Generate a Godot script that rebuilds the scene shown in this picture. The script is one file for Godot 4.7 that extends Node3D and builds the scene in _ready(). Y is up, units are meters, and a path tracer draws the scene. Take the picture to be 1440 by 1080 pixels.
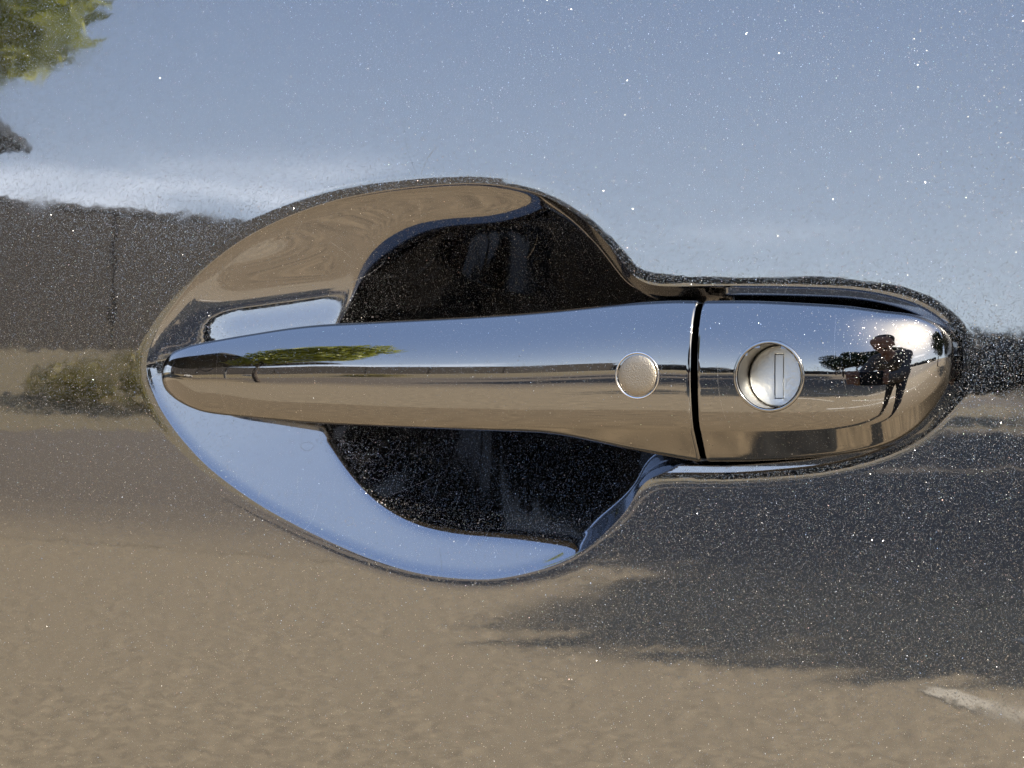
extends Node3D
# A painted car door with its pull handle, and the car park that its paint mirrors. Metres, y up; the handle sits HY above the ground.

const HY := 0.95
const TILE := 0.18           # one repeat of the paint textures, metres
const BOWL_C := Vector2(0.0, 0.023)

var rng := RandomNumberGenerator.new()
var outline := PackedVector2Array()      # rim of the pressed recess, metres from the handle's middle
var outward := PackedVector2Array()
var bowl_r := PackedFloat32Array()       # radius of the finger bowl by angle
var taken := {}
var paint: StandardMaterial3D
var handle_paint: StandardMaterial3D
var recess_paint: StandardMaterial3D


# ---------------------------------------------------------------- helpers
func numbered(called: String) -> String:
	if not taken.has(called):
		taken[called] = 0
		return called
	taken[called] += 1
	return "%s_%03d" % [called, taken[called]]


func tag(o: Node3D, label: String, category: String, group := "", kind := "") -> Node3D:
	if label: o.set_meta("label", label)
	if category: o.set_meta("category", category)
	if group: o.set_meta("group", group)
	if kind: o.set_meta("kind", kind)
	return o


func thing(called: String, label: String, category: String, at := Vector3.ZERO, turn := 0.0, group := "") -> Node3D:
	var o := Node3D.new()
	o.name = numbered(called)
	add_child(o)
	o.position = at
	o.rotation.y = turn
	tag(o, label, category, group)
	return o


func obj(called: String, mesh: Mesh, mat: Material, parent: Node = null) -> MeshInstance3D:
	var o := MeshInstance3D.new()
	o.mesh = mesh
	o.material_override = mat
	if parent == null:
		o.name = numbered(called)
		add_child(o)
	else:
		o.name = called
		parent.add_child(o, true)
	return o


func lin(r: float, g: float, b: float) -> Color:
	return Color(r, g, b).linear_to_srgb()


func mat(c: Color, rough := 0.7, metal := 0.0) -> StandardMaterial3D:
	var m := StandardMaterial3D.new()
	m.albedo_color = c
	m.roughness = rough
	m.metallic = metal
	return m


func mesh_of(v: PackedVector3Array, n: PackedVector3Array, uv: PackedVector2Array, ix: PackedInt32Array) -> ArrayMesh:
	var a := []
	a.resize(Mesh.ARRAY_MAX)
	a[Mesh.ARRAY_VERTEX] = v
	a[Mesh.ARRAY_NORMAL] = n
	if uv.size(): a[Mesh.ARRAY_TEX_UV] = uv
	a[Mesh.ARRAY_INDEX] = ix
	var m := ArrayMesh.new()
	m.add_surface_from_arrays(Mesh.PRIMITIVE_TRIANGLES, a)
	return m


func grid_mesh(rows: Array, uvs: Array, closed: bool, flip := false, skip = null) -> ArrayMesh:
	# rows of equally many points; smooth normals from central differences
	var nr := rows.size()
	var nc: int = rows[0].size()
	var v := PackedVector3Array()
	var n := PackedVector3Array()
	var uv := PackedVector2Array()
	var ix := PackedInt32Array()
	for r in nr:
		var row: PackedVector3Array = rows[r]
		var up: PackedVector3Array = rows[maxi(r - 1, 0)]
		var dn: PackedVector3Array = rows[mini(r + 1, nr - 1)]
		for c in nc:
			var c0 := c - 1
			var c1 := c + 1
			if closed:      # the last column repeats the first
				if c0 < 0: c0 = nc - 2
				if c1 > nc - 1: c1 = 1
			else:
				c0 = maxi(c0, 0)
				c1 = mini(c1, nc - 1)
			var k := (row[c1] - row[c0]).cross(dn[c] - up[c])
			if k.length_squared() < 1e-22: k = (row[c1] - row[c0]).cross(dn[(c + 3) % nc] - up[(c + 3) % nc])
			if k.length_squared() < 1e-24: k = Vector3.BACK
			k = k.normalized()
			v.append(row[c])
			n.append(-k if flip else k)
			uv.append(uvs[r][c])
	for r in nr - 1:
		for c in nc - 1:
			var a := r * nc + c
			var b := a + 1
			var d := a + nc
			var e := d + 1
			if skip != null and skip.call((v[a] + v[b] + v[d] + v[e]) / 4.0): continue
			if flip: ix.append_array(PackedInt32Array([a, b, e, a, e, d]))
			else: ix.append_array(PackedInt32Array([a, e, b, a, d, e]))
	return mesh_of(v, n, uv, ix)


func lathe(profile: Array, seg := 48, lift = null) -> ArrayMesh:
	# profile of [radius, z] turned about the z axis; lift(x, y) adds to z so that it follows a surface
	var rows := []
	var uvs := []
	for p in profile:
		var row := PackedVector3Array()
		var ru := PackedVector2Array()
		for i in seg + 1:
			var a := TAU * i / seg
			var q := Vector3(cos(a) * p[0], sin(a) * p[0], p[1])
			if lift != null and p.size() < 3: q.z += lift.call(q.x, q.y)
			row.append(q)
			ru.append(Vector2(q.x, q.y) / TILE)
		rows.append(row)
		uvs.append(ru)
	return grid_mesh(rows, uvs, true)


func boxes(list: Array) -> ArrayMesh:
	# chamfered boxes: [centre, size, bevel]
	var st := SurfaceTool.new()
	st.begin(Mesh.PRIMITIVE_TRIANGLES)
	st.set_smooth_group(-1)
	for e in list:
		var h: Vector3 = e[1] / 2.0
		var b: float = minf(e[2], minf(h.x, minf(h.y, h.z)) * 0.9)
		var pts := []
		for sx in [-1, 1]:
			for sy in [-1, 1]:
				for sz in [-1, 1]:
					var s := Vector3(sx, sy, sz)
					pts.append([e[0] + s * Vector3(h.x, h.y - b, h.z - b), e[0] + s * Vector3(h.x - b, h.y, h.z - b), e[0] + s * Vector3(h.x - b, h.y - b, h.z)])
		var poly := func(q: Array, out: Vector3):
			for k in range(1, q.size() - 1):
				var t := [q[0], q[k], q[k + 1]]
				if (t[1] - t[0]).cross(t[2] - t[0]).dot(out) > 0.0: t = [q[0], q[k + 1], q[k]]
				for p in t: st.add_vertex(p)
		for ax in 3:
			for s in [0, 1]:
				var bit: int = [4, 2, 1][ax]
				var o: Array = [[2, 1], [4, 1], [4, 2]][ax]
				var base: int = bit * s
				var q := [pts[base][ax], pts[base + o[0]][ax], pts[base + o[0] + o[1]][ax], pts[base + o[1]][ax]]
				var out := Vector3.ZERO
				out[ax] = 1.0 if s else -1.0
				poly.call(q, out)
		for ax in 3:      # chamfers along each axis
			var bit: int = [4, 2, 1][ax]
			var o: Array = [[2, 1], [4, 1], [4, 2]][ax]
			var f: Array = [[1, 2], [0, 2], [0, 1]][ax]
			for s1 in [0, 1]:
				for s2 in [0, 1]:
					var i: int = o[0] * s1 + o[1] * s2
					var j: int = i + bit
					var out := Vector3.ZERO
					out[f[0]] = 1.0 if s1 else -1.0
					out[f[1]] = 1.0 if s2 else -1.0
					poly.call([pts[i][f[0]], pts[j][f[0]], pts[j][f[1]], pts[i][f[1]]], out)
		for i in 8: poly.call([pts[i][0], pts[i][1], pts[i][2]], pts[i][0] + pts[i][1] + pts[i][2] - 3.0 * e[0])
	st.generate_normals()
	return st.commit()


func catmull(p0: float, p1: float, p2: float, p3: float, t: float) -> float:
	return 0.5 * (2.0 * p1 + (p2 - p0) * t + (2.0 * p0 - 5.0 * p1 + 4.0 * p2 - p3) * t * t + (3.0 * p1 - p0 - 3.0 * p2 + p3) * t * t * t)


# ---------------------------------------------------------------- textures
func noise_image(size: int, freq: float, octaves: int, sd: int, seamless := true) -> Image:
	var n := FastNoiseLite.new()
	n.seed = sd
	n.noise_type = FastNoiseLite.TYPE_SIMPLEX_SMOOTH
	n.frequency = freq
	n.fractal_type = FastNoiseLite.FRACTAL_FBM
	n.fractal_octaves = octaves
	return n.get_seamless_image(size, size) if seamless else n.get_image(size, size)


func metal_flake(size: int, tile: float, base: Color, per_mm2: float, bright: float, smear: float, sd: int, scratches: int, spots: int) -> Array:
	# dark mica paint: sparse metal flakes that each lean their own way, under a smooth surface
	rng.seed = sd
	var al := Image.create(size, size, false, Image.FORMAT_RGB8)
	var nm := Image.create(size, size, false, Image.FORMAT_RGB8)
	var ro := Image.create(512, 512, false, Image.FORMAT_RGB8)
	var film := noise_image(512, 0.012, 4, sd + 100)
	for y in 512:
		for x in 512:      # wiped and touched places are a little duller
			var v := 0.024 + smear * smoothstep(0.5, 0.85, film.get_pixel(x, y).r)
			ro.set_pixel(x, y, Color(v, v, v))
	ro.resize(size, size, Image.INTERPOLATE_BILINEAR)
	al.fill(base)
	nm.fill(Color8(128, 128, 255))
	var px := tile * 1000.0 / size
	var count := int(tile * tile * 1e6 * per_mm2)
	for i in count:
		var big := rng.randf()
		var w := 1 if big < 0.985 else 2
		var x := rng.randi_range(0, size - 4)
		var y := rng.randi_range(0, size - 4)
		var lean := absf(rng.randfn(0.0, 0.27))
		var way := rng.randf() * TAU
		var n := Vector3(sin(lean) * cos(way), sin(lean) * sin(way), cos(lean))
		var f := (0.15 + 0.22 * pow(rng.randf(), 3.0)) if rng.randf() > bright else rng.randf_range(0.4, 0.8)
		if f > 0.39 and rng.randf() < 0.17: w = 2
		var tint := rng.randf()
		var c := Color(f, f, f)
		if tint < 0.12: c = Color(f, f * 0.72, f * 0.7)
		elif tint < 0.24: c = Color(f * 0.72, f * 0.95, f * 0.8)
		elif tint < 0.4: c = Color(f * 0.75, f * 0.85, f)
		c = c.linear_to_srgb()
		var nc := Color(n.x * 0.5 + 0.5, n.y * 0.5 + 0.5, n.z * 0.5 + 0.5)
		var rr := rng.randf_range(0.36, 0.6) if f < 0.39 else rng.randf_range(0.28, 0.42)
		for dy in w:
			for dx in w:
				if w == 3 and (dx + dy) % 2 == 0 and dx != 1 and rng.randf() < 0.5: continue
				al.set_pixel(x + dx, y + dy, c)
				nm.set_pixel(x + dx, y + dy, nc)
				ro.set_pixel(x + dx, y + dy, Color(rr, rr, rr))
	for i in scratches:      # hairlines left by finger nails
		var p := Vector2(rng.randf(), rng.randf()) * size
		var a := rng.randfn(PI / 2, 0.5)
		var bend := rng.randfn(0.0, 0.006)
		var ln := rng.randf_range(8, 70) / px * 0.22
		var f := rng.randf_range(0.14, 0.3)
		var side := rng.randf_range(-0.35, 0.35)
		for k in int(ln):
			p += Vector2(cos(a), sin(a))
			a += bend
			if rng.randf() < 0.35: continue
			var xi := posmod(int(p.x), size)
			var yi := posmod(int(p.y), size)
			al.set_pixel(xi, yi, Color(f, f, f).linear_to_srgb())
			nm.set_pixel(xi, yi, Color(0.5 - sin(a) * side * 0.5, 0.5 + cos(a) * side * 0.5, 0.95))
			ro.set_pixel(xi, yi, Color(0.4, 0.4, 0.4))
	for i in spots:      # rings that dried water drops leave
		var c := Vector2(rng.randf(), rng.randf()) * size
		var r := rng.randf_range(0.9, 2.8) / px
		var sq := rng.randf_range(0.6, 1.0)
		var ph := rng.randf() * TAU
		for k in int(TAU * r * 1.3):
			var a := TAU * k / int(TAU * r * 1.3)
			if rng.randf() < 0.35 + 0.3 * sin(a + ph): continue
			var q := c + Vector2(cos(a), sin(a) * sq) * r * (1.0 + 0.05 * sin(3.0 * a + ph))
			var xi := posmod(int(q.x), size)
			var yi := posmod(int(q.y), size)
			al.set_pixel(xi, yi, lin(0.2, 0.2, 0.2))
			nm.set_pixel(xi, yi, Color(0.5 + rng.randfn(0, 0.12), 0.5 + rng.randfn(0, 0.12), 0.95))
			ro.set_pixel(xi, yi, Color(0.5, 0.5, 0.5))
	return [ImageTexture.create_from_image(al), ImageTexture.create_from_image(nm), ImageTexture.create_from_image(ro)]


func flake_material(maps: Array, peel: Texture2D, peel_cm: float) -> StandardMaterial3D:
	var m := StandardMaterial3D.new()
	m.metallic = 1.0
	m.albedo_texture = maps[0]
	m.normal_enabled = true
	m.normal_texture = maps[1]
	m.roughness = 1.0
	m.roughness_texture = maps[2]
	if peel:
		m.heightmap_enabled = true
		m.heightmap_texture = peel
		m.heightmap_scale = peel_cm
	return m


# ---------------------------------------------------------------- the door
func make_outline() -> void:
	var mm := [-118.7, 5.3, -115.2, 15.3, -107.8, 24.7, -98.0, 33.9, -85.9, 41.6, -71.7, 47.5, -56.1, 51.8, -41.1, 54.0, -26.3, 55.0, -13.2, 55.1, -3.2, 54.1, 5.9, 52.0, 14.2, 48.2, 21.8, 43.1, 27.1, 37.9, 31.1, 33.0, 34.5, 29.0, 38.5, 26.5, 44.4, 25.6, 57.5, 25.5, 67.6, 25.3, 78.9, 24.9, 92.3, 24.1, 101.4, 22.6, 109.2, 20.2, 115.0, 16.9, 118.5, 13.2, 120.1, 8.8, 119.8, 4.0, 117.7, -1.8, 113.8, -7.9, 107.5, -13.3, 98.5, -17.5, 86.3, -20.8, 73.8, -22.4, 61.3, -23.4, 49.3, -23.6, 41.5, -24.1, 36.9, -27.1, 32.5, -33.9, 25.0, -41.1, 16.2, -47.0, 4.4, -51.2, -8.9, -53.5, -26.3, -52.9, -41.1, -49.9, -56.1, -45.0, -71.7, -38.7, -83.5, -32.9, -95.5, -25.5, -103.6, -18.8, -110.2, -11.9, -115.5, -4.2]
	var pts := PackedVector2Array()
	for i in mm.size() / 2: pts.append(Vector2(mm[2 * i], mm[2 * i + 1]) * 0.001)
	var dense := PackedVector2Array()
	var k := pts.size()
	for i in k:
		var a := pts[(i + k - 1) % k]
		var b := pts[i]
		var c := pts[(i + 1) % k]
		var d := pts[(i + 2) % k]
		for s in 24:
			var t := s / 24.0
			dense.append(Vector2(catmull(a.x, b.x, c.x, d.x, t), catmull(a.y, b.y, c.y, d.y, t)))
	# even spacing
	var total := 0.0
	for i in dense.size(): total += dense[i].distance_to(dense[(i + 1) % dense.size()])
	var count := 840
	var step := total / count
	var acc := 0.0
	var nxt := 0.0
	for i in dense.size():
		var a := dense[i]
		var b := dense[(i + 1) % dense.size()]
		var l := a.distance_to(b)
		while nxt < acc + l and outline.size() < count:
			outline.append(a.lerp(b, (nxt - acc) / l))
			nxt += step
		acc += l
	for it in 10:
		var s := outline.duplicate()
		var m := outline.size()
		for i in m: s[i] = (outline[(i + m - 1) % m] + outline[i] * 2.0 + outline[(i + 1) % m]) / 4.0
		outline = s
	var m := outline.size()
	for i in m:
		var t := outline[(i + 1) % m] - outline[(i + m - 1) % m]
		outward.append(Vector2(-t.y, t.x).normalized())      # the points run clockwise seen from outside
	for it in 4:
		var s := outward.duplicate()
		for i in m: s[i] = (outward[(i + m - 1) % m] + outward[i] * 2.0 + outward[(i + 1) % m]).normalized()
		outward = s
	# the bowl by angle
	for a in 361:
		var dir := Vector2.from_angle(deg_to_rad(a))
		var best := 1.0
		for i in m:
			var hit = Geometry2D.segment_intersects_segment(BOWL_C, BOWL_C + dir * 0.4, outline[i], outline[(i + 1) % m])
			if hit != null: best = minf(best, BOWL_C.distance_to(hit))
		var right := smoothstep(cos(deg_to_rad(52)), cos(deg_to_rad(30)), dir.x)
		bowl_r.append(lerpf(best, minf(best, 0.060), right))


func panel_z(p: Vector2) -> float:
	return -(p.y - 0.015) * (p.y - 0.015) / 6.0 - p.x * p.x / 20.0


func rim_fall(d: float) -> float:
	# d is the distance outside the rim: the panel rolls inwards over its last 3 mm
	var t := clampf(1.0 - d / 0.0040, 0.0, 1.0)
	return -0.00009 * t * t


func recess_z(p: Vector2, d: float) -> float:
	# d is the distance inside the rim
	var slot := smoothstep(0.030, 0.047, p.x)
	var ledge := 0.00012 * clampf(d / 0.00045, 0.0, 1.0)
	var u := 1.0 - clampf((d - 0.0003) / 0.0031, 0.0, 1.0)
	var lip := 0.095 * minf(d, 0.0026) + 0.0058 * smoothstep(0.0023, 0.0042, d)
	var wall := lerpf(0.00025 * (1.0 - u * u), lip, slot)
	var q := p - BOWL_C
	var a := fposmod(rad_to_deg(q.angle()), 360.0)
	var i := int(a)
	var reach := lerpf(bowl_r[i], bowl_r[i + 1], a - i)
	var s := q.length() / reach
	if s >= 1.0: return panel_z(p) - 0.00009 - ledge - wall
	# a shallow dish, a deeper finger trough in its middle, and steep sides
	var dish := 0.0112 * (1.0 - pow(s, 1.4))
	# a soft groove above the root of the handle
	var groove := p.y - (0.0145 + 0.11 * (p.x + 0.075) + 0.011)
	dish += 0.0015 * exp(-groove * groove / 0.000064) * smoothstep(-0.108, -0.088, p.x) * (1.0 - smoothstep(-0.062, -0.044, p.x))
	var ex := p.x + 0.004 - 0.35 * maxf(0.0, -p.y - 0.016)
	var trough := 0.0222 - 9.7 * (p.y - 0.003) * (p.y - 0.003) - (0.0048 * pow(-ex / 0.042, 4.0) if ex < 0.0 else 0.4 * ex * ex)
	var m := 0.5 * (dish + trough + sqrt((dish - trough) * (dish - trough) + 5e-7))
	var side := lerpf(1.1, 2.3, smoothstep(-0.041, -0.025, p.y)) * minf(d, (1.0 - s) * reach)
	m = 0.5 * (m + side - sqrt((m - side) * (m - side) + 3.6e-7))
	return panel_z(p) - 0.00009 - ledge - wall - maxf(m, 0.0)


func make_door() -> void:
	var door := thing("car_door", "dark mica painted car door with a pull handle in a pressed oval recess", "car door", Vector3(0, HY, 0))
	var m := outline.size()
	var rows := []
	var uvs := []
	var outs := [0.0, 0.00025, 0.0005, 0.0008, 0.0011, 0.0014, 0.0017, 0.002, 0.0023, 0.0026, 0.003, 0.0034, 0.0038, 0.0043, 0.0048, 0.0053]
	for d in outs:
		var row := PackedVector3Array()
		var ru := PackedVector2Array()
		for i in m + 1:
			var p: Vector2 = outline[i % m] + outward[i % m] * d
			row.append(Vector3(p.x, p.y, panel_z(p) + rim_fall(d)))
			ru.append(Vector2(p.x, -p.y) / TILE)
		rows.append(row)
		uvs.append(ru)
	var c := Vector2(0.006, 0.002)
	var lo := Vector2(-0.74, -0.58)
	var hi := Vector2(0.30, 0.19)
	var edge := PackedVector2Array()
	for i in m + 1:
		var p: Vector2 = outline[i % m] + outward[i % m] * 0.0053
		var dir := (p - c).normalized()
		var t := 9.0
		if dir.x > 1e-6: t = minf(t, (hi.x - c.x) / dir.x)
		if dir.x < -1e-6: t = minf(t, (lo.x - c.x) / dir.x)
		if dir.y > 1e-6: t = minf(t, (hi.y - c.y) / dir.y)
		if dir.y < -1e-6: t = minf(t, (lo.y - c.y) / dir.y)
		edge.append(c + dir * t)
	for k in 40:
		var w := pow((k + 1) / 40.0, 2.0)
		var row := PackedVector3Array()
		var ru := PackedVector2Array()
		for i in m + 1:
			var p: Vector2 = (outline[i % m] + outward[i % m] * 0.0053).lerp(edge[i], w)
			row.append(Vector3(p.x, p.y, panel_z(p)))
			ru.append(Vector2(p.x, -p.y) / TILE)
		rows.append(row)
		uvs.append(ru)
	# the hem folds back
	for back in [0.0015, 0.004, 0.05]:
		var row := PackedVector3Array()
		var ru := PackedVector2Array()
		for i in m + 1:
			var dir := (edge[i] - c).normalized()
			var p: Vector2 = edge[i] + dir * (0.002 if back < 0.002 else 0.003)
			row.append(Vector3(p.x, p.y, panel_z(p) - back))
			ru.append(Vector2(p.x, -p.y + back) / TILE)
		rows.append(row)
		uvs.append(ru)
	obj("door_panel", grid_mesh(rows, uvs, true), paint, door)
	# the recess
	rows = []
	uvs = []
	var ins := [0.0, 0.00015, 0.0003, 0.00045, 0.0006, 0.0008, 0.001, 0.0013, 0.0016, 0.0019, 0.0022, 0.0024, 0.0026, 0.0028, 0.003, 0.0032, 0.0035, 0.0038, 0.0042]
	for d in ins:
		var row := PackedVector3Array()
		var ru := PackedVector2Array()
		for i in m + 1:
			var p: Vector2 = outline[i % m] - outward[i % m] * d
			row.append(Vector3(p.x, p.y, recess_z(p, d)))
			ru.append(Vector2(p.x, -p.y) / TILE)
		rows.append(row)
		uvs.append(ru)
	for k in 170:
		var w := (k + 1) / 170.0
		var row := PackedVector3Array()
		var ru := PackedVector2Array()
		for i in m + 1:
			var p: Vector2 = (outline[i % m] - outward[i % m] * 0.0042).lerp(c, w)
			row.append(Vector3(p.x, p.y, recess_z(p, 1.0)))
			ru.append(Vector2(p.x, -p.y) / TILE)
		rows.append(row)
		uvs.append(ru)
	obj("handle_recess", grid_mesh(rows, uvs, true, true), recess_paint, door)
	# inner side of the door, so that it has a thickness
	var inner := boxes([[Vector3(-0.22, -0.19, -0.085), Vector3(1.03, 0.76, 0.03), 0.008]])
	obj("inner_panel", inner, mat(lin(0.02, 0.02, 0.02), 0.6), door)
	make_handle(door)


# ---------------------------------------------------------------- the handle
# a rib: [top x, top y, bottom x, bottom y, undercut below the front's lower edge, front z, back z] in millimetres
func loft(ribs: Array, stations: int, ease_start: bool, ease_end: bool, apex: float, close_start: bool, close_end: bool) -> Dictionary:
	# a quarter of the section: the front swells gently, then turns a tight corner; flatter below than above
	var steps := 90
	var quarter := func(bend: float, power: float, least: float) -> Array:
		var u := []
		var y := 0.0
		var b := 0.0
		for i in steps + 1:
			u.append(Vector2(y, b))
			var phi := 90.0 * (i + 0.5) / steps
			var r := least + (1.0 - least) / (1.0 + pow(phi / bend, power))
			y += r * cos(deg_to_rad(phi))
			b += r * sin(deg_to_rad(phi))
		var most: Vector2 = u[steps]
		for i in steps + 1: u[i] = u[i] / most.x
		return u
	var unit: Array = quarter.call(25.0, 5.0, 0.08)
	var low: Array = quarter.call(11.0, 2.6, 0.02)
	var rows := []
	var uvs := []
	var front := []
	var last := ribs.size() - 1
	var ts := PackedFloat32Array()
	for s in stations + 1:
		var t := float(s) / stations
		ts.append(t)
	for s in stations + 1:
		var t := ts[s]
		if ease_start: t = pow(t, 1.7)
		if ease_end: t = 1.0 - pow(1.0 - t, 1.7)
		var f := t * last
		var i := mini(int(f), last - 1)
		f -= i
		var q := []
		for k in 7:
			q.append(catmull(ribs[maxi(i - 1, 0)][k], ribs[i][k], ribs[i + 1][k], ribs[mini(i + 2, last)][k], f))
		var T := Vector2(q[0], q[1])
		var B := Vector2(q[2], q[3])
		var up := T - B
		var len := maxf(up.length(), 0.01)
		up = up / len if up.length() > 0.01 else Vector2.UP * -1.0
		var M := B.lerp(T, apex)
		var cut := maxf(q[4], 0.0)
		var pts := PackedVector3Array()
		var add := func(a: float, depth: float):
			var p := M + up * a
			pts.append(Vector3(p.x, p.y, q[5] - depth) * 0.001)
		var ht: float = len * (1.0 - apex)
		var hb: float = len * apex
		for k in range(steps, 0, -3): add.call(unit[k].x * ht, unit[k].y * ht)
		for k in range(0, 36, 1): add.call(-low[k].x * hb, low[k].y * hb)
		# the undercut facet at 35 degrees
		var a45: Vector2 = low[35] * hb
		for k in range(1, 6): add.call(-a45.x - cut * k / 6.0, a45.y + 0.7 * cut * k / 6.0)
		for k in range(35, steps + 1, 5): add.call(-low[k].x * hb - cut, low[k].y * hb + 0.7 * cut)
		front.append({"x": T.x * 0.001, "pts": pts.duplicate()})
		# round the back
		var zt: float = q[5] - unit[steps].y * ht
		var zb: float = q[5] - low[steps].y * hb - 0.7 * cut
		var bk: float = minf(q[6], minf(zt, zb) - 0.2)
		var r: float = minf(2.0, minf(ht, hb) * 0.5)
		for k in range(1, 5): add.call(-hb - cut, lerpf(q[5] - zb, q[5] - bk - minf(r, (zb - bk) * 0.5), k / 4.0))
		for k in range(1, 4):
			var w := PI / 2 * k / 4.0
			add.call(-hb - cut + r * (1.0 - cos(w)), q[5] - bk - minf(r, (zb - bk) * 0.5) * (1.0 - sin(w)))
		for k in range(0, 7): add.call(lerpf(-hb - cut + r, ht - r, k / 6.0), q[5] - bk)
		for k in range(1, 4):
			var w := PI / 2 * k / 4.0
			add.call(ht - r * (1.0 - sin(w)), q[5] - bk - minf(r, (zt - bk) * 0.5) * (1.0 - cos(w)))
		for k in range(0, 5): add.call(ht, lerpf(q[5] - bk - minf(r, (zt - bk) * 0.5), q[5] - zt, k / 4.0))
		var ru := PackedVector2Array()
		var arc := 0.0
		for k in pts.size():
			if k: arc += pts[k].distance_to(pts[k - 1])
			ru.append(Vector2(pts[k].x, arc) / TILE)
		rows.append(pts)
		uvs.append(ru)
	# rounded ends, then a flat end face
	for e in [[close_start, 0, -1.0], [close_end, rows.size() - 1, 1.0]]:
		if not e[0]: continue
		var pts: PackedVector3Array = rows[e[1]]
		var mid := Vector3.ZERO
		for p in pts: mid += p / pts.size()
		var made := []
		var made_uv := []
		for k in 7:
			var w := PI / 2 * minf(k, 5) / 5.0
			var ring := PackedVector3Array()
			for p in pts:
				var d := p - mid
				var inset := 0.0009 * (1.0 - cos(w))
				var n := d.normalized()
				var g := p - n * inset
				if k == 6: g = mid + d * 0.02
				g.x = p.x + e[2] * 0.0009 * sin(w) if k < 6 else mid.x + e[2] * 0.0009
				ring.append(g)
			made.append(ring)
			made_uv.append(uvs[e[1]])
		made.remove_at(0)
		made_uv.remove_at(0)
		if e[2] > 0:
			rows.append_array(made)
			uvs.append_array(made_uv)
		else:
			made.reverse()
			made_uv.reverse()
			rows = made + rows
			uvs = made_uv + uvs
	return {"rows": rows, "uvs": uvs, "front": front}


func front_z(l: Dictionary, x: float, y: float) -> float:
	var f: Array = l.front
	var i := 0
	while i < f.size() - 2 and f[i + 1].x < x: i += 1
	var z := []
	for k in [i, i + 1]:
		var pts: PackedVector3Array = f[k].pts
		var got := pts[0].z
		for j in pts.size() - 1:
			if pts[j].y >= y and pts[j + 1].y < y:
				got = lerpf(pts[j].z, pts[j + 1].z, (pts[j].y - y) / (pts[j].y - pts[j + 1].y))
				break
		z.append(got)
	return lerpf(z[0], z[1], clampf((x - f[i].x) / maxf(f[i + 1].x - f[i].x, 1e-6), -0.5, 1.5))


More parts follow.
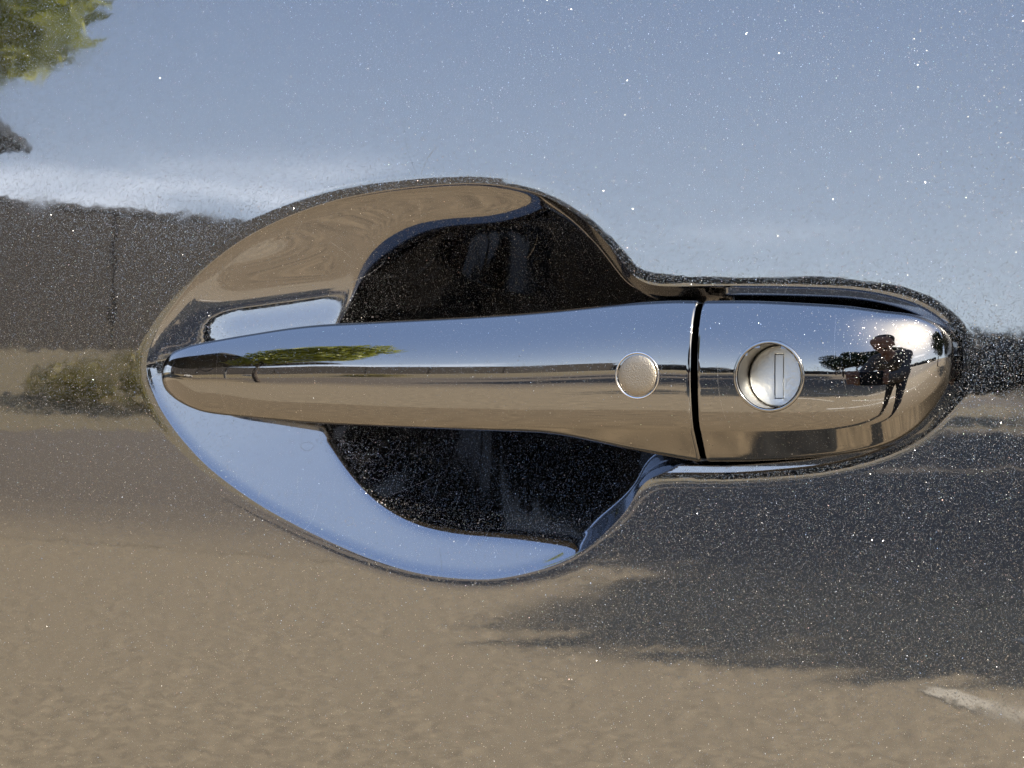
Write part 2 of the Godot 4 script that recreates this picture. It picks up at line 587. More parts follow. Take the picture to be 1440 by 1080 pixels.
func make_handle(door: Node3D) -> void:
	var grip := loft([
		[-111.36, 2.51, -111.35, 2.30, 0.0, 2.0, -3.0],
		[-110.22, 5.00, -109.86, -0.21, 0.0, 4.0, -3.0],
		[-108.71, 7.06, -107.78, -2.28, 0.0, 5.5, -3.0],
		[-105.49, 9.31, -103.12, -4.95, 0.0, 7.5, -3.0],
		[-100.46, 10.69, -96.74, -7.16, 0.0, 9.5, -2.5],
		[-94.24, 11.85, -89.25, -8.53, 0.0, 11.0, -1.0],
		[-76.90, 14.07, -73.54, -9.60, 0.0, 14.0, 2.0],
		[-57.06, 16.21, -54.35, -10.81, 0.0, 16.0, 3.5],
		[-33.97, 17.05, -31.34, -11.56, 0.0, 18.0, 4.0],
		[-2.24, 18.11, 0.89, -12.37, 0.0, 19.5, 4.0],
		[16.83, 19.14, 19.25, -12.55, 0.6, 20.0, 3.5],
		[36.65, 20.66, 38.60, -12.72, 4.1, 20.5, 0.0],
		[49.59, 21.17, 51.48, -12.94, 6.0, 20.8, -5.5],
		[56.95, 21.04, 56.95, -13.05, 6.6, 21.0, -5.5]], 220, true, false, 0.49, false, true)
	var pull := obj("pull_handle", grid_mesh(grip.rows, grip.uvs, true, true), handle_paint, door)
	var cap := loft([
		[60.15, 21.00, 60.15, -13.02, 6.6, 21.0, -5.5],
		[72.10, 20.77, 72.4, -12.88, 6.4, 21.0, -5.5],
		[84.19, 20.05, 85.0, -12.58, 5.8, 20.5, -5.5],
		[95.26, 19.19, 96.3, -11.79, 5.2, 19.5, -5.5],
		[104.25, 17.88, 105.13, -10.02, 4.6, 17.5, -5.5],
		[111.46, 16.81, 111.52, -6.56, 4.1, 14.5, -5.5],
		[116.72, 14.38, 116.14, -2.59, 2.5, 11.0, -5.5],
		[119.45, 10.93, 119.08, 1.73, 1.0, 7.5, -5.5],
		[119.91, 6.95, 119.92, 6.43, 0.0, 4.5, -5.5]], 260, false, true, 0.48, true, false)
	var lock_at := Vector2(0.07785, 0.00192)
	var hole := func(p: Vector3) -> bool: return p.z > 0.006 and Vector2(p.x, p.y).distance_to(lock_at) < 0.0082
	var end := obj("handle_cap", grid_mesh(cap.rows, cap.uvs, true, true, hole), handle_paint, door)

	# request button on the pull handle
	var chrome := mat(lin(0.42, 0.42, 0.43), 0.12, 1.0)
	var b_at := Vector2(0.04355, 0.00215)
	var on_grip := func(x: float, y: float) -> float: return front_z(grip, b_at.x + x, b_at.y + y)
	var ring := obj("button_ring", lathe([[0.0060, -0.0008], [0.0060, 0.0001], [0.00585, 0.00025], [0.0056, 0.00022], [0.00545, 0.0], [0.0054, -0.0008]], 72, on_grip), chrome, pull)
	ring.position = Vector3(b_at.x, b_at.y, 0)
	var grain := noise_image(256, 0.09, 3, 11)
	var satin := mat(lin(0.15, 0.136, 0.115), 0.45, 1.0)
	satin.heightmap_enabled = true
	satin.heightmap_texture = ImageTexture.create_from_image(grain)
	satin.heightmap_scale = 0.007
	satin.uv1_scale = Vector3(18, 18, 18)
	var dome := []
	for k in 15:
		var r := 0.0053 * (1.0 - k / 14.0)
		dome.append([maxf(r, 0.00002), 0.0003 - 0.0004 * pow(r / 0.0053, 6.0)])
	dome.push_front([0.0053, -0.0008])
	var button := obj("request_button", lathe(dome, 72, on_grip), satin, pull)
	button.position = Vector3(b_at.x, b_at.y, 0)

	# key lock in the cap
	var on_cap := func(x: float, y: float) -> float: return front_z(cap, lock_at.x + x, lock_at.y + y)
	var lring := obj("lock_ring", lathe([[0.0090, -0.0012], [0.0089, 0.0001], [0.0087, 0.0003], [0.0083, 0.00032], [0.0080, 0.0001], [0.0079, -0.0005]], 96, on_cap), mat(lin(0.22, 0.22, 0.22), 0.1, 1.0), end)
	lring.position = Vector3(lock_at.x, lock_at.y, 0)
	var bore := []
	var face_z := 0.0115
	for k in 9: bore.append([0.0079, lerpf(0.0205, face_z - 0.002, k / 8.0), 1])
	var bm := mat(lin(0.3, 0.28, 0.25), 0.28, 1.0)
	var sleeve := obj("lock_sleeve", lathe(bore, 96), bm, end)
	sleeve.position = Vector3(lock_at.x, lock_at.y, 0)
	var cast_noise := noise_image(256, 0.03, 4, 5)
	var steel := mat(lin(0.33, 0.36, 0.39), 0.42, 1.0)
	steel.heightmap_enabled = true
	steel.heightmap_texture = ImageTexture.create_from_image(cast_noise)
	steel.heightmap_scale = 0.006
	steel.uv1_scale = Vector3(14, 14, 14)
	# face: a disc with an upright slot in it
	var face := obj("lock_cylinder", slotted_disc(0.00785, 0.00236, 0.01114), steel, end)
	face.position = Vector3(lock_at.x, lock_at.y, face_z)
	var shutter := obj("key_slot", boxes([[Vector3.ZERO, Vector3(0.0022, 0.0110, 0.001), 0.00015]]), steel, end)
	shutter.position = Vector3(lock_at.x, lock_at.y, face_z - 0.00062)


func slotted_disc(r: float, w: float, h: float) -> ArrayMesh:
	var seg := 96
	var rows := []
	var uvs := []
	for ring in [[0, -0.003], [0, -0.0008], [1, -0.0001], [2, 0.0], [3, 0.0], [4, -0.00012], [4, -0.0014], [5, -0.0014]]:
		var row := PackedVector3Array()
		var ru := PackedVector2Array()
		for i in seg + 1:
			var a := TAU * i / seg
			var d := Vector2(cos(a), sin(a))
			var box := minf((w / 2.0) / maxf(absf(d.x), 1e-6), (h / 2.0) / maxf(absf(d.y), 1e-6))
			var rad: float = [r, r - 0.0002, r - 0.0007, box + 0.00015, box, 0.0][ring[0]]
			row.append(Vector3(d.x * rad, d.y * rad, ring[1]))
			ru.append(Vector2(d.x, d.y) * rad / TILE)
		rows.append(row)
		uvs.append(ru)
	return grid_mesh(rows, uvs, true)


# ---------------------------------------------------------------- the car park that the paint mirrors
func bank(az: float, r: float) -> float:
	return 1.8 * smoothstep(29.0, 39.0, r) * (1.0 - smoothstep(-28.0, -12.0, az))


func polar(az: float, r: float, y := 0.0) -> Vector3:
	return Vector3(r * sin(deg_to_rad(az)), y, r * cos(deg_to_rad(az)))


func sheet(called: String, poly: PackedVector2Array, y: float, m: Material) -> MeshInstance3D:
	var ix := Geometry2D.triangulate_polygon(poly)
	var v := PackedVector3Array()
	var n := PackedVector3Array()
	for p in poly:
		v.append(Vector3(p.x, y, p.y))
		n.append(Vector3.UP)
	for t in ix.size() / 3:
		var a := v[ix[3 * t]]
		if (v[ix[3 * t + 1]] - a).cross(v[ix[3 * t + 2]] - a).y > 0:
			var s := ix[3 * t + 1]
			ix[3 * t + 1] = ix[3 * t + 2]
			ix[3 * t + 2] = s
	return obj(called, mesh_of(v, n, PackedVector2Array(), ix), m)


func stripe(a: Vector2, b: Vector2, w: float, m: Material, label: String) -> void:
	var s := (b - a).normalized().orthogonal() * w / 2.0
	var k := 14
	var poly := PackedVector2Array()
	for i in k + 1: poly.append(a.lerp(b, i / float(k)) + s * rng.randf_range(0.85, 1.1))
	for i in k + 1: poly.append(b.lerp(a, i / float(k)) - s * rng.randf_range(0.85, 1.1))
	tag(sheet("parking_line", poly, 0.0045, m), label, "road marking", "painted lines on the asphalt")


func asphalt(c: Color, sd: int, scale := 0.45, depth := 0.5) -> StandardMaterial3D:
	var m := mat(c, 0.92)
	var im := noise_image(512, 0.075, 5, sd)
	for y in 512:
		for x in 512:
			var v := 0.8 + 0.42 * (im.get_pixel(x, y).r - 0.5)
			im.set_pixel(x, y, Color(v, v, v))
	m.albedo_texture = ImageTexture.create_from_image(im)
	m.uv1_triplanar = true
	m.uv1_world_triplanar = true
	m.uv1_scale = Vector3(scale, scale, scale)
	m.heightmap_enabled = true
	m.heightmap_texture = m.albedo_texture
	m.heightmap_scale = depth
	return m


func leaf_cloud(blobs: Array, per_blob: int, size: float, sd: int) -> ArrayMesh:
	# many small leaf blades spread through the blobs: [centre, radii]
	rng.seed = sd
	var v := PackedVector3Array()
	var n := PackedVector3Array()
	var ix := PackedInt32Array()
	for b in blobs:
		for i in per_blob:
			var d := Vector3(rng.randfn(), rng.randfn(), rng.randfn()).normalized()
			var at: Vector3 = b[0] + d * b[1] * pow(rng.randf(), 0.4)
			var s := size * rng.randf_range(0.6, 1.3)
			var t := Vector3(rng.randfn(), rng.randfn(), rng.randfn()).normalized()
			var w := t.cross(Vector3(rng.randfn(), rng.randfn(), rng.randfn())).normalized()
			var k := t.cross(w)
			var o := v.size()
			v.append_array(PackedVector3Array([at - t * s, at + w * s * 0.42, at + t * s, at - w * s * 0.42]))
			for q in 4: n.append(k)
			ix.append_array(PackedInt32Array([o, o + 1, o + 2, o, o + 2, o + 3]))
	return mesh_of(v, n, PackedVector2Array(), ix)


func tube(path: Array, seg := 8) -> ArrayMesh:
	# path of [point, radius]
	var rows := []
	var uvs := []
	for i in path.size():
		var d: Vector3 = (path[mini(i + 1, path.size() - 1)][0] - path[maxi(i - 1, 0)][0]).normalized()
		var side := d.cross(Vector3(0.31, 0.12, 0.94)).normalized()
		var up := side.cross(d)
		var row := PackedVector3Array()
		var ru := PackedVector2Array()
		for k in seg + 1:
			var a := TAU * k / seg
			row.append(path[i][0] + (side * cos(a) + up * sin(a)) * path[i][1])
			ru.append(Vector2(k / float(seg), i))
		rows.append(row)
		uvs.append(ru)
	return grid_mesh(rows, uvs, true, true)


func tree(at: Vector3, h: float, radius: float, clear: float, leaves: int, leaf: Material, bark: Material, label: String, sd: int) -> void:
	rng.seed = sd
	var t := thing("tree", label, "tree", at, 0.0, "trees round the car park")
	var path := []
	for k in 6: path.append([Vector3(rng.randf_range(-0.12, 0.12), h * 0.8 * k / 5.0, rng.randf_range(-0.12, 0.12)), 0.16 * h / 7.0 * (1.15 - 0.19 * k)])
	obj("trunk", tube(path), bark, t)
	var blobs := []
	blobs.append([Vector3(0, (clear + h) / 2.0, 0), Vector3(radius, (h - clear) / 2.0, radius) * 0.86])
	blobs.append(blobs[0])
	blobs.append(blobs[0])
	blobs.append(blobs[0])
	for k in 11:
		var a := rng.randf() * TAU
		var rr := radius * sqrt(rng.randf()) * 0.72
		var y := lerpf(clear + radius * 0.35, h - radius * 0.3, rng.randf())
		blobs.append([Vector3(cos(a) * rr, y, sin(a) * rr), Vector3(1, 0.75, 1) * radius * rng.randf_range(0.3, 0.5)])
		obj("limb", tube([[Vector3(0, lerpf(clear * 0.7, y, 0.4), 0), 0.05], [Vector3(cos(a) * rr * 0.5, lerpf(clear * 0.7, y, 0.75), sin(a) * rr * 0.5), 0.035], [Vector3(cos(a) * rr, y, sin(a) * rr), 0.015]], 5), bark, t)
	obj("crown", leaf_cloud(blobs, leaves / 15, 0.16, sd + 1), leaf, t)


func make_car(at: Vector3, turn: float, body: Material, glass: Material, rubber: Material, label: String) -> void:
	var t := thing("parked_car", label, "car", at, turn, "white cars parked across the car park")
	# side outline along x, given a width that narrows towards the roof
	var shell := func(pts: Array, half: Callable) -> ArrayMesh:
		var st := SurfaceTool.new()
		st.begin(Mesh.PRIMITIVE_TRIANGLES)
		st.set_smooth_group(-1)
		var poly := PackedVector2Array(pts)
		var ix := Geometry2D.triangulate_polygon(poly)
		for s in [-1.0, 1.0]:
			for k in ix.size() / 3:
				var q := []
				for j in 3: q.append(Vector3(poly[ix[3 * k + j]].x, poly[ix[3 * k + j]].y, s * half.call(poly[ix[3 * k + j]].y)))
				if (q[1] - q[0]).cross(q[2] - q[0]).z * s > 0: q.reverse()
				for p in q: st.add_vertex(p)
		var n := poly.size()
		var area := 0.0
		for i in n: area += poly[i].cross(poly[(i + 1) % n])
		for i in n:
			var a := poly[i]
			var b := poly[(i + 1) % n]
			var p := [Vector3(a.x, a.y, -half.call(a.y)), Vector3(b.x, b.y, -half.call(b.y)), Vector3(b.x, b.y, half.call(b.y)), Vector3(a.x, a.y, half.call(a.y))]
			var order := [0, 1, 2, 0, 2, 3] if area > 0 else [0, 2, 1, 0, 3, 2]
			for o in order: st.add_vertex(p[o])
		st.generate_normals()
		return st.commit()
	var wide := func(y: float) -> float: return 0.9 - 0.1 * absf(y - 0.6) - maxf(0.0, y - 0.9) * 0.4
	var wider := func(y: float) -> float: return 0.905 - 0.1 * absf(y - 0.6) - maxf(0.0, y - 0.9) * 0.4
	obj("body", shell.call([Vector2(-2.25, 0.35), Vector2(-2.2, 0.75), Vector2(-1.95, 0.95), Vector2(-1.5, 1.0), Vector2(-0.8, 1.42), Vector2(-0.2, 1.48), Vector2(0.5, 1.42), Vector2(1.15, 1.0), Vector2(2.0, 0.85), Vector2(2.2, 0.65), Vector2(2.25, 0.35), Vector2(1.8, 0.28), Vector2(-1.8, 0.28)], wide), body, t)
	obj("window", shell.call([Vector2(-1.3, 1.03), Vector2(-0.76, 1.36), Vector2(-0.2, 1.4), Vector2(-0.18, 1.03)], wider), glass, t)
	obj("window", shell.call([Vector2(-0.1, 1.03), Vector2(-0.12, 1.4), Vector2(0.45, 1.35), Vector2(0.98, 1.03)], wider), glass, t)
	for x in [-1.38, 1.38]:
		for s in [-1, 1]:
			var w := obj("wheel", lathe([[0.02, 0.06, 1], [0.2, 0.08, 1], [0.23, 0.1, 1], [0.3, 0.1, 1], [0.33, 0.06, 1], [0.33, -0.08, 1], [0.02, -0.09, 1]], 20), rubber, t)
			w.position = Vector3(x, 0.33, s * 0.82)
			if s < 0: w.rotation.y = PI


# ---------------------------------------------------------------- the photographer
func skin_field(bones: Array, cell: float, blend: float, st: SurfaceTool, off: float) -> void:
	# surface nets over the smooth union of tapered capsules: [a, b, radius a, radius b, colour]
	var lo := Vector3.INF
	var hi := -Vector3.INF
	for b in bones:
		var r: float = maxf(b[2], b[3]) + 2.5 * cell
		lo = lo.min(b[0] - Vector3.ONE * r).min(b[1] - Vector3.ONE * r)
		hi = hi.max(b[0] + Vector3.ONE * r).max(b[1] + Vector3.ONE * r)
	var n := Vector3i(((hi - lo) / cell).ceil()) + Vector3i.ONE
	var f := PackedFloat32Array()
	f.resize(n.x * n.y * n.z)
	f.fill(9.0)
	for b in bones:
		var r: float = maxf(b[2], b[3]) + blend + 2.0 * cell
		var l0 := Vector3i(((b[0].min(b[1]) - Vector3.ONE * r - lo) / cell).floor()).clamp(Vector3i.ZERO, n - Vector3i.ONE)
		var h0 := Vector3i(((b[0].max(b[1]) + Vector3.ONE * r - lo) / cell).ceil()).clamp(Vector3i.ZERO, n - Vector3i.ONE)
		var ab: Vector3 = b[1] - b[0]
		var ll := maxf(ab.length_squared(), 1e-9)
		for z in range(l0.z, h0.z + 1):
			for y in range(l0.y, h0.y + 1):
				for x in range(l0.x, h0.x + 1):
					var p := lo + Vector3(x, y, z) * cell
					var t := clampf((p - b[0]).dot(ab) / ll, 0.0, 1.0)
					var d: float = p.distance_to(b[0] + ab * t) - lerpf(b[2], b[3], t)
					var i := x + n.x * (y + n.y * z)
					var h := maxf(blend - absf(d - f[i]), 0.0) / blend
					f[i] = minf(d, f[i]) - h * h * blend * 0.25
	var at := {}
	var v := []
	for z in n.z - 1:
		for y in n.y - 1:
			for x in n.x - 1:
				var sum := Vector3.ZERO
				var k := 0
				var g := PackedFloat32Array()
				var ins := 0
				for c in 8:
					var val := f[(x + (c & 1)) + n.x * ((y + ((c >> 1) & 1)) + n.y * (z + (c >> 2)))]
					g.append(val)
					if val < 0.0: ins += 1
				if ins == 0 or ins == 8: continue
				for e in [[0, 1], [2, 3], [4, 5], [6, 7], [0, 2], [1, 3], [4, 6], [5, 7], [0, 4], [1, 5], [2, 6], [3, 7]]:
					var a: float = g[e[0]]
					var b: float = g[e[1]]
					if (a < 0.0) == (b < 0.0): continue
					var t := a / (a - b)
					var pa := Vector3(e[0] & 1, (e[0] >> 1) & 1, e[0] >> 2)
					var pb := Vector3(e[1] & 1, (e[1] >> 1) & 1, e[1] >> 2)
					sum += pa.lerp(pb, t)
					k += 1
				at[Vector3i(x, y, z)] = v.size()
				v.append(lo + (Vector3(x, y, z) + sum / k) * cell)
	var colour := func(p: Vector3) -> Color:
		var best := 9.0
		var c := Color.WHITE
		for b in bones:
			var ab: Vector3 = b[1] - b[0]
			var t := clampf((p - b[0]).dot(ab) / maxf(ab.length_squared(), 1e-9), 0.0, 1.0)
			var d: float = p.distance_to(b[0] + ab * t) - lerpf(b[2], b[3], t)
			if d < best:
				best = d
				c = b[4]
		return c
	var nrm := []
	nrm.resize(v.size())
	nrm.fill(Vector3.ZERO)
	var tris := []
	for key in at:
		for ax in 3:
			var u := Vector3i.ZERO
			u[(ax + 1) % 3] = 1
			var w := Vector3i.ZERO
			w[(ax + 2) % 3] = 1
			var d := Vector3i.ZERO
			d[ax] = 1
			var p: Vector3i = key
			if p[(ax + 1) % 3] == 0 or p[(ax + 2) % 3] == 0: continue
			var q := p + d
			if q.x >= n.x or q.y >= n.y or q.z >= n.z: continue
			var a := f[p.x + n.x * (p.y + n.y * p.z)]
			var b := f[q.x + n.x * (q.y + n.y * q.z)]
			if (a < 0.0) == (b < 0.0): continue
			if not (at.has(p - u) and at.has(p - w) and at.has(p - u - w)): continue
			var quad := [at[p], at[p - u], at[p - u - w], at[p - w]]
			if a >= 0.0: quad.reverse()
			quad.reverse()
			tris.append([quad[0], quad[1], quad[2]])
			tris.append([quad[0], quad[2], quad[3]])
	for t in tris:
		var k: Vector3 = (v[t[2]] - v[t[0]]).cross(v[t[1]] - v[t[0]])
		for i in t: nrm[i] += k
	for t in tris:
		for i in t:
			st.set_color(colour.call(v[i]))
			st.set_normal(nrm[i].normalized())
			st.add_vertex(v[i])


func make_photographer() -> void:
	var who := thing("person", "person in a dark grey shirt and dark trousers bending to photograph the handle", "person", Vector3.ZERO)
	var skin := Color(0.24, 0.14, 0.1)
	var shirt := Color(0.07, 0.062, 0.058)
	var dark := Color(0.02, 0.02, 0.025)
	var shoe := Color(0.012, 0.012, 0.012)
	var fw := Vector3(-0.62, 0, -0.78).normalized()
	var rt := Vector3(0.78, 0, -0.62).normalized()
	var hip := Vector3(0.84, 0.93, 0.98)
	var chest := Vector3(0.54, 1.1, 0.77)
	var neck := chest + Vector3(-0.105, 0.05, -0.08)
	var head := neck + Vector3(-0.065, 0.085, -0.065)
	var bones := []
	bones.append([hip - rt * 0.07, hip + rt * 0.07, 0.125, 0.125, dark])
	bones.append([hip + Vector3(0, 0.05, 0), hip.lerp(chest, 0.55), 0.13, 0.13, shirt])
	bones.append([hip.lerp(chest, 0.55) - rt * 0.05, chest - rt * 0.09, 0.12, 0.12, shirt])
	bones.append([hip.lerp(chest, 0.55) + rt * 0.05, chest + rt * 0.09, 0.12, 0.12, shirt])
	bones.append([chest - rt * 0.12, chest + rt * 0.12, 0.1, 0.1, shirt])
	bones.append([chest, head - Vector3(0, 0.02, 0), 0.06, 0.052, skin])
	var look := (Vector3(0.21, HY, 0.49) - head).normalized()
	var hands := []
	for s in [-1.0, 1.0]:
		var h: Vector3 = hip + rt * s * 0.09 - Vector3(0, 0.06, 0)
		var foot: Vector3 = Vector3(hip.x, 0.0, hip.z) + rt * s * 0.23 + fw * (0.2 * s - 0.02)
		var knee: Vector3 = h.lerp(foot, 0.5) + fw * 0.05
		knee.y = 0.5
		var ankle: Vector3 = foot + Vector3(0, 0.09, 0)
		bones.append([h, knee, 0.095, 0.062, dark])
		bones.append([knee, ankle, 0.062, 0.045, dark])
		bones.append([ankle - Vector3(0, 0.045, 0) - fw * 0.04, ankle - Vector3(0, 0.052, 0) + fw * 0.15, 0.042, 0.036, shoe])
		var sh: Vector3 = chest + rt * s * 0.18 + Vector3(0, 0.02, 0)
		# the phone's ends
		var wrist: Vector3 = Vector3(0.21, HY - 0.035, 0.48) + Vector3(0.916, 0, -0.4) * (0.085 * s + 0.03) + Vector3(0.4, 0, 0.916) * 0.065
		var elbow: Vector3 = sh.lerp(wrist, 0.5) + Vector3(0, -0.1, 0) + rt * s * 0.07
		bones.append([sh, elbow, 0.06, 0.045, shirt])
		bones.append([elbow, wrist, 0.042, 0.03, shirt])
		hands.append([wrist, s])
	var st := SurfaceTool.new()
	st.begin(Mesh.PRIMITIVE_TRIANGLES)
	skin_field(bones, 0.017, 0.05, st, 0.0)
	for h in hands:
		var s: float = h[1]
		var r := Vector3(0.916, 0, -0.4)
		var back := Vector3(0.4, 0, 0.916)
		var palm: Vector3 = h[0] - back * 0.04 + Vector3(0, 0.02, 0)
		var hb := [[h[0], palm, 0.028, 0.026, skin], [palm - Vector3(0, 0.02, 0), palm + Vector3(0, 0.022, 0), 0.018, 0.017, skin]]
		for k in 4:
			var root := palm + Vector3(0, -0.026 + 0.018 * k, 0) + r * s * 0.012
			var mid: Vector3 = root - back * (0.03 + 0.004 * (k % 3)) + r * s * 0.006
			var tip: Vector3 = mid - r * s * (0.03 + 0.003 * (k % 2))- back * 0.004
			hb.append([root, mid, 0.0092, 0.0085, skin])
			hb.append([mid, tip, 0.0085, 0.007, skin])
		hb.append([palm + Vector3(0, -0.02, 0), palm - r * s * 0.025 - back * 0.0 + Vector3(0, 0.012, 0), 0.012, 0.0095, skin])
		hb.append([palm - r * s * 0.025 + Vector3(0, 0.012, 0), palm - r * s * 0.04 + Vector3(0, 0.03, 0), 0.0095, 0.008, skin])
		skin_field(hb, 0.005, 0.008, st, 0.0)
	# the head, with its face towards the phone
	var across := look.cross(Vector3.UP).normalized()
	var crown := across.cross(look).normalized()
	var lips := Color(0.2, 0.09, 0.07)
	var eye := Color(0.03, 0.025, 0.02)
	var hd := [
		[head + crown * 0.02 - look * 0.02, head + crown * 0.045 - look * 0.02, 0.083, 0.08, skin],
		[head + look * 0.03 - crown * 0.03, head + look * 0.035 - crown * 0.085, 0.052, 0.03, skin],
		[head + look * 0.07 + crown * 0.012, head + look * 0.092 - crown * 0.032, 0.009, 0.014, skin],
		[head + look * 0.058 + crown * 0.028 - across * 0.035, head + look * 0.058 + crown * 0.028 + across * 0.035, 0.016, 0.016, skin],
		[head + look * 0.066 - crown * 0.06 - across * 0.018, head + look * 0.066 - crown * 0.06 + across * 0.018, 0.008, 0.008, lips]]
	for s in [-1.0, 1.0]:
		hd.append([head + across * s * 0.031 + look * 0.06 + crown * 0.006, head + across * s * 0.031 + look * 0.062 + crown * 0.006, 0.011, 0.011, eye])
		hd.append([head + across * s * 0.08 - look * 0.015 + crown * 0.012, head + across * s * 0.082 - look * 0.02 - crown * 0.025, 0.013, 0.009, skin])
	skin_field(hd, 0.0055, 0.012, st, 0.0)
	var m := mat(Color.WHITE, 0.8)
	m.vertex_color_use_as_albedo = true
	obj("body", st.commit(), m, who)
	var hs := SurfaceTool.new()
	hs.begin(Mesh.PRIMITIVE_TRIANGLES)
	var hair := Color(0.015, 0.012, 0.01)
	skin_field([[head + Vector3(0, 0.065, 0) - look * 0.035, head + Vector3(0, 0.02, 0) - look * 0.06, 0.087, 0.078, hair]], 0.014, 0.02, hs, 0.0)
	obj("hair", hs.commit(), m, who)
	# the phone, its lens at the camera
	var phone := thing("phone", "black phone held up in both hands before the car door", "phone", Vector3(0.21, HY, 0.48), atan2(0.4, 0.916))
	obj("case", boxes([[Vector3(0.045, -0.02, 0.009), Vector3(0.15, 0.074, 0.008), 0.003]]), mat(lin(0.012, 0.012, 0.013), 0.3), phone)


func _ready() -> void:
	rng.seed = 7
	# camera, sky, sun, exposure
	var cam := Camera3D.new()
	cam.name = "camera"
	cam.fov = 22.5
	cam.near = 0.02
	cam.far = 2000.0
	add_child(cam)
	cam.look_at_from_position(Vector3(0.21, HY, 0.48), Vector3(0, HY, 0))
	cam.current = true

	var env := Environment.new()
	env.background_mode = Environment.BG_SKY
	var sm := ProceduralSkyMaterial.new()
	sm.sky_top_color = lin(0.14, 0.205, 0.35)
	sm.sky_horizon_color = lin(0.49, 0.555, 0.6)
	sm.sky_curve = 0.12
	sm.ground_bottom_color = lin(0.12, 0.1, 0.08)
	sm.ground_horizon_color = lin(0.2, 0.18, 0.15)
	sm.sun_angle_max = 62.0
	sm.sun_curve = 0.32
	sm.sky_cover = clouds()
	sm.sky_cover_modulate = Color.WHITE
	var sky := Sky.new()
	sky.sky_material = sm
	env.sky = sky
	env.tonemap_mode = Environment.TONE_MAPPER_LINEAR
	env.tonemap_exposure = 6.8
	env.sdfgi_enabled = true
	env.ssao_enabled = true
	env.ssil_enabled = true
	var we := WorldEnvironment.new()
	we.name = "environment"
	we.environment = env
	add_child(we)

	var sun := DirectionalLight3D.new()
	sun.name = "sun"
	sun.light_energy = 1.6
	sun.light_color = Color(1.0, 0.95, 0.87)
	sun.light_angular_distance = 0.5
	sun.shadow_enabled = true
	add_child(sun)
	var to_sun := Vector3(sin(deg_to_rad(48)) * cos(deg_to_rad(31)), sin(deg_to_rad(31)), cos(deg_to_rad(48)) * cos(deg_to_rad(31)))
	sun.look_at_from_position(to_sun * 50.0, Vector3.ZERO)

	# paint
	var peel_im := noise_image(1024, 0.014, 3, 21)
	var peel := ImageTexture.create_from_image(peel_im)
	paint = flake_material(metal_flake(2048, TILE, lin(0.155, 0.158, 0.165), 9.0, 0.055, 0.03, 3, 4, 0), peel, 0.0006)
	recess_paint = flake_material(metal_flake(2048, TILE, lin(0.155, 0.158, 0.17), 6.5, 0.012, 0.09, 4, 130, 20), peel, 0.0003)
	handle_paint = flake_material(metal_flake(2048, TILE, lin(0.148, 0.148, 0.15), 2.2, 0.02, 0.05, 6, 36, 3), peel, 0.0001)

	# the setting
	var lot := asphalt(lin(0.36, 0.285, 0.18), 31, 0.45, 0.25)
	var ground := PlaneMesh.new()
	ground.size = Vector2(900, 900)
	tag(obj("ground", ground, lot), "", "", "", "structure")
	tag(sheet("road", PackedVector2Array([Vector2(-90, 21.4), Vector2(30, 2.2), Vector2(60, 2.2), Vector2(60, 130), Vector2(-8, 130), Vector2(-14, 60), Vector2(-22, 26), Vector2(-90, 40)]), 0.0015, asphalt(lin(0.17, 0.137, 0.104), 33, 0.4, 0.2)), "", "", "", "structure")
	tag(sheet("parking_bay", PackedVector2Array([Vector2(-9, -4), Vector2(9, -4), Vector2(9, 1.7), Vector2(2, 2.2), Vector2(-9, 2.3)]), 0.002, asphalt(lin(0.27, 0.2, 0.115), 39, 0.45, 0.25)), "", "", "", "structure")
	for k in 4:
		var near := 20.2 + 0.4 * k
		tag(sheet("worn_strip", PackedVector2Array([Vector2(-90, near), Vector2(30, near - 19.2), Vector2(30, near - 18.8 + 0.4 * (k / 3)), Vector2(-90, near + 0.4 + 0.4 * (k / 3))]), 0.003, asphalt(lin(0.32, 0.254, 0.164).lerp(lin(0.2, 0.16, 0.115), k / 3.0), 34 + k, 0.4, 0.2)), "", "", "", "structure")
	var vr := []
	var vu := []
	for k in 9:
		var row := PackedVector3Array()
		var ru := PackedVector2Array()
		for a in 57:
			var p := polar(-104 + 2.0 * a, 29.0 + 3.0 * k)
			p.y = bank(-104 + 2.0 * a, 29.0 + 3.0 * k) + 0.004
			row.append(p)
			ru.append(Vector2(a, k))
		vr.append(row)
		vu.append(ru)
	tag(obj("verge", grid_mesh(vr, vu, false), asphalt(lin(0.26, 0.21, 0.12), 35, 0.3, 1.0)), "", "", "", "structure")

	make_outline()
	make_door()

	# round the car
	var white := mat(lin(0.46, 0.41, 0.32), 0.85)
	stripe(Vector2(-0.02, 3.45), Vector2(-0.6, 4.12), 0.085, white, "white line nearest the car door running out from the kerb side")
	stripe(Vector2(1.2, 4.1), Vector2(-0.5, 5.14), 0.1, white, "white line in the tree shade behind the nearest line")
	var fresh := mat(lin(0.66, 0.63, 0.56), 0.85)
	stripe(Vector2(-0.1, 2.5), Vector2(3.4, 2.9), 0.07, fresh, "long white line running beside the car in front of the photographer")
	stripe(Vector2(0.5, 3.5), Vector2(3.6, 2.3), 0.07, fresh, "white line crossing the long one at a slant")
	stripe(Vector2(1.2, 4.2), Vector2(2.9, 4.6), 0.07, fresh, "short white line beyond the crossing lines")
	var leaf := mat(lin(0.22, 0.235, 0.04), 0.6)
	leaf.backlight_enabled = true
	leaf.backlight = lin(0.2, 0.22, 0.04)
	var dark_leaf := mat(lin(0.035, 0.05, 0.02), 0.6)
	var bark := mat(lin(0.06, 0.045, 0.035), 0.9)
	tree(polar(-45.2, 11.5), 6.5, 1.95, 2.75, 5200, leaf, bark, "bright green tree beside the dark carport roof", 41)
	tree(Vector3(7.2, 0, 12.2), 6.2, 2.9, 2.6, 24000, dark_leaf, bark, "round dark tree nearest the car at the right end of the row", 42)
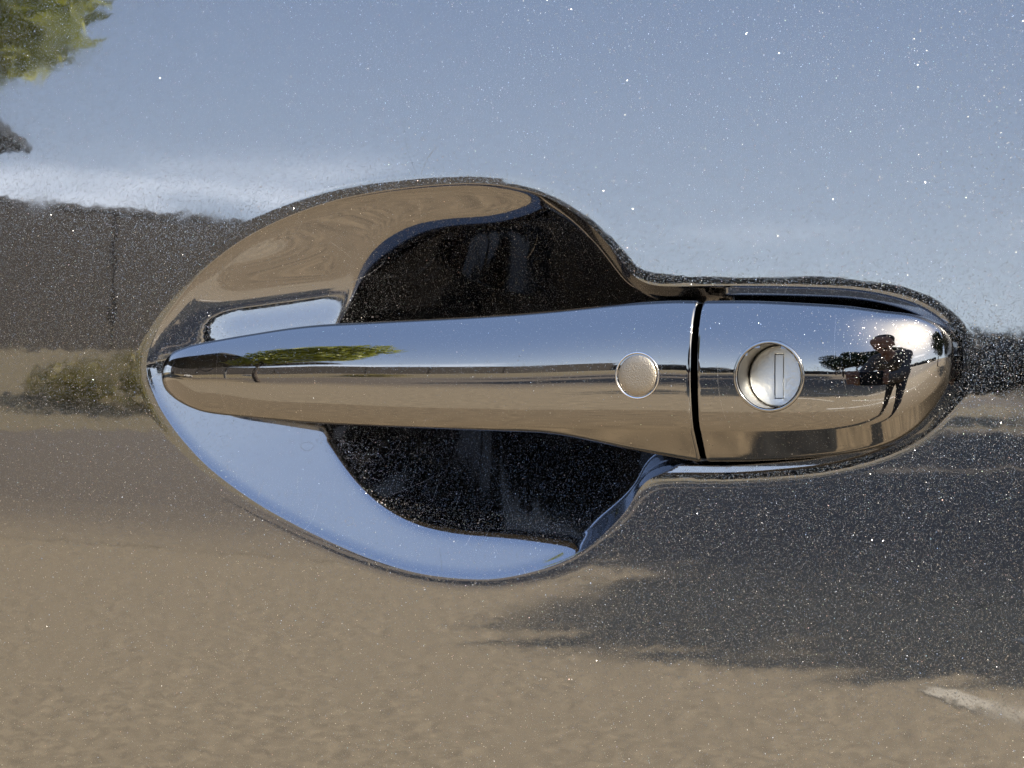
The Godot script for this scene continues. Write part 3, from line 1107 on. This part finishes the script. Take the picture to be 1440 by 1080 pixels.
	tree(Vector3(5.6, 0, 14.6), 6.5, 3.2, 2.2, 24000, dark_leaf, bark, "round dark tree right behind the nearest one in the row", 43)
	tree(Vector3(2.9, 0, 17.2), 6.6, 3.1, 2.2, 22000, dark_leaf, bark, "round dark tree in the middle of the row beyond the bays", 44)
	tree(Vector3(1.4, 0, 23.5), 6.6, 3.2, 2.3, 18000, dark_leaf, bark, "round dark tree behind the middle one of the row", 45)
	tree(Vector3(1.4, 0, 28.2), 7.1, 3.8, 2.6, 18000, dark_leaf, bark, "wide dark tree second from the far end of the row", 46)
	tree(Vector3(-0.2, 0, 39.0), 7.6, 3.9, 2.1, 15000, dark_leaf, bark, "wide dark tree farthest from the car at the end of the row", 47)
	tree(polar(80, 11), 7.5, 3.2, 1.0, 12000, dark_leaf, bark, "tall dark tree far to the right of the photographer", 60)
	rng.seed = 50
	var hedge := leaf_cloud([[Vector3(0, 0.8, 0), Vector3(2.2, 0.85, 1.0)], [Vector3(1.4, 0.7, 0.2), Vector3(1.5, 0.8, 0.9)], [Vector3(-1.5, 0.6, 0), Vector3(1.2, 0.7, 0.9)]], 700, 0.11, 51)
	var bush := obj("bush", hedge, mat(lin(0.2, 0.17, 0.02), 0.6))
	bush.position = polar(-36.3, 32) + Vector3(0, 0.35, 0)
	bush.scale = Vector3.ONE * 0.8
	tag(bush, "yellow green bush on the far side of the lane", "bush")
	# far tree line: one dark mass
	var clump := leaf_cloud([[Vector3.ZERO, Vector3(1.6, 1.2, 1.6)]], 90, 0.42, 61)
	var mm := MultiMesh.new()
	mm.transform_format = MultiMesh.TRANSFORM_3D
	mm.mesh = clump
	var places := []
	rng.seed = 62
	for i in 2400:
		var az := rng.randf_range(-27, 75)
		var r := 105.0 + rng.randf_range(0, 9)
		var top := lerpf(7.6, 4.0, smoothstep(-26, -14, az)) + 0.5 * sin(az * 0.9) + 0.4 * sin(az * 2.3 + 1.0)
		var y := top * pow(rng.randf(), 0.8) + bank(az, minf(r, 40.0))
		places.append(Transform3D(Basis(Vector3.UP, rng.randf() * TAU).scaled(Vector3.ONE * rng.randf_range(0.5, 1.0)), polar(az, r, y)))
	mm.instance_count = places.size()
	for i in places.size(): mm.set_instance_transform(i, places[i])
	var line := MultiMeshInstance3D.new()
	line.name = "tree_line"
	line.multimesh = mm
	line.material_override = mat(lin(0.1, 0.1, 0.095), 0.8)
	add_child(line)
	tag(line, "dark line of trees along the horizon", "trees", "", "stuff")
	# the long dark building that recedes behind the verge
	var shed := thing("long_building", "long dark building with a level roof edge receding behind the grassy bank", "building", Vector3(-28.2, 0, 25.4), atan2(22.4, 84.4))
	var cladding := asphalt(lin(0.06, 0.053, 0.05), 71, 0.2, 0.1)
	for k in 9: obj("wall_panel", boxes([[Vector3(0, 2.9, -18.0 + 5.0 * k), Vector3(0.3, 5.8, 4.94), 0.03]]), cladding, shed)
	obj("roof_edge", boxes([[Vector3(-0.1, 5.9, 2.0), Vector3(0.6, 0.2, 45.4), 0.03]]), cladding, shed)
	obj("back_wall", boxes([[Vector3(-7.0, 2.8, 2.0), Vector3(13.0, 5.6, 44.0), 0.03]]), cladding, shed)
	# carport at the left
	var port := thing("carport", "flat dark carport roof on four posts left of the lane", "carport", Vector3(-15.3, 0, 18.5), deg_to_rad(-28))
	obj("roof", boxes([[Vector3(-8, 4.75, -8.0), Vector3(16, 0.22, 16), 0.03]]), mat(lin(0.015, 0.015, 0.015), 0.6), port)
	for x in [-6.0, -14.8]:
		for z in [-15.0, -0.9]: obj("post", boxes([[Vector3(x, 2.27, z), Vector3(0.16, 4.55, 0.16), 0.01]]), mat(lin(0.2, 0.2, 0.2), 0.5), port)
	# a low building beyond it
	var hall := thing("low_building", "low pale building with a dark pitched roof beyond the carport", "building", polar(-63, 44), deg_to_rad(60))
	obj("wall", boxes([[Vector3(0, 1.5, 0), Vector3(14, 3, 7), 0.02]]), mat(lin(0.35, 0.33, 0.3), 0.8), hall)
	var prism := PrismMesh.new()
	prism.size = Vector3(8.0, 2.0, 15.0)
	var rf := obj("roof", prism, mat(lin(0.04, 0.04, 0.045), 0.7), hall)
	rf.position = Vector3(0, 4.0, 0)
	rf.rotation.y = PI / 2
	for k in 4: obj("window", boxes([[Vector3(-4.8 + 3.2 * k, 1.6, -3.52), Vector3(1.4, 1.2, 0.06), 0.01]]), mat(lin(0.02, 0.025, 0.03), 0.1), hall)
	var glass := mat(lin(0.01, 0.012, 0.014), 0.08)
	var rubber := mat(lin(0.02, 0.02, 0.02), 0.8)
	var coat := mat(lin(0.75, 0.75, 0.74), 0.25)
	make_car(polar(-29, 38), deg_to_rad(-15), coat, glass, rubber, "white saloon parked before the tree line, rightmost of three")
	make_car(polar(-47, 35), deg_to_rad(-30), coat, glass, rubber, "white saloon parked beside the carport, middle one of three")
	make_car(polar(-61, 30), deg_to_rad(-60), coat, glass, rubber, "white saloon parked by the low building, leftmost of three")
	make_photographer()


func clouds() -> ImageTexture:
	var im := Image.create(1024, 512, false, Image.FORMAT_RGBAF)
	var n := FastNoiseLite.new()
	n.seed = 7
	n.frequency = 1.0
	n.fractal_type = FastNoiseLite.FRACTAL_FBM
	n.fractal_octaves = 4
	for y in 256:
		var el := PI / 2 - PI * (y + 0.5) / 512.0
		var band := smoothstep(4.9, 6.6, rad_to_deg(el)) * (1.0 - smoothstep(7.3, 9.6, rad_to_deg(el)))
		for x in 1024:
			var az := TAU * (x + 0.5) / 1024.0 - PI
			var p := Vector3(-sin(az) * cos(el), sin(el) * 9.0, cos(az) * cos(el)) * 2.0
			var v := n.get_noise_3dv(p)
			var c := smoothstep(0.07, 0.34, v) * (0.12 + 0.88 * band)
			im.set_pixel(x, y, Color(1.0, 0.95, 0.9, clampf(c * 0.34 * (0.03 + band), 0.0, 1.0)))
	return ImageTexture.create_from_image(im)
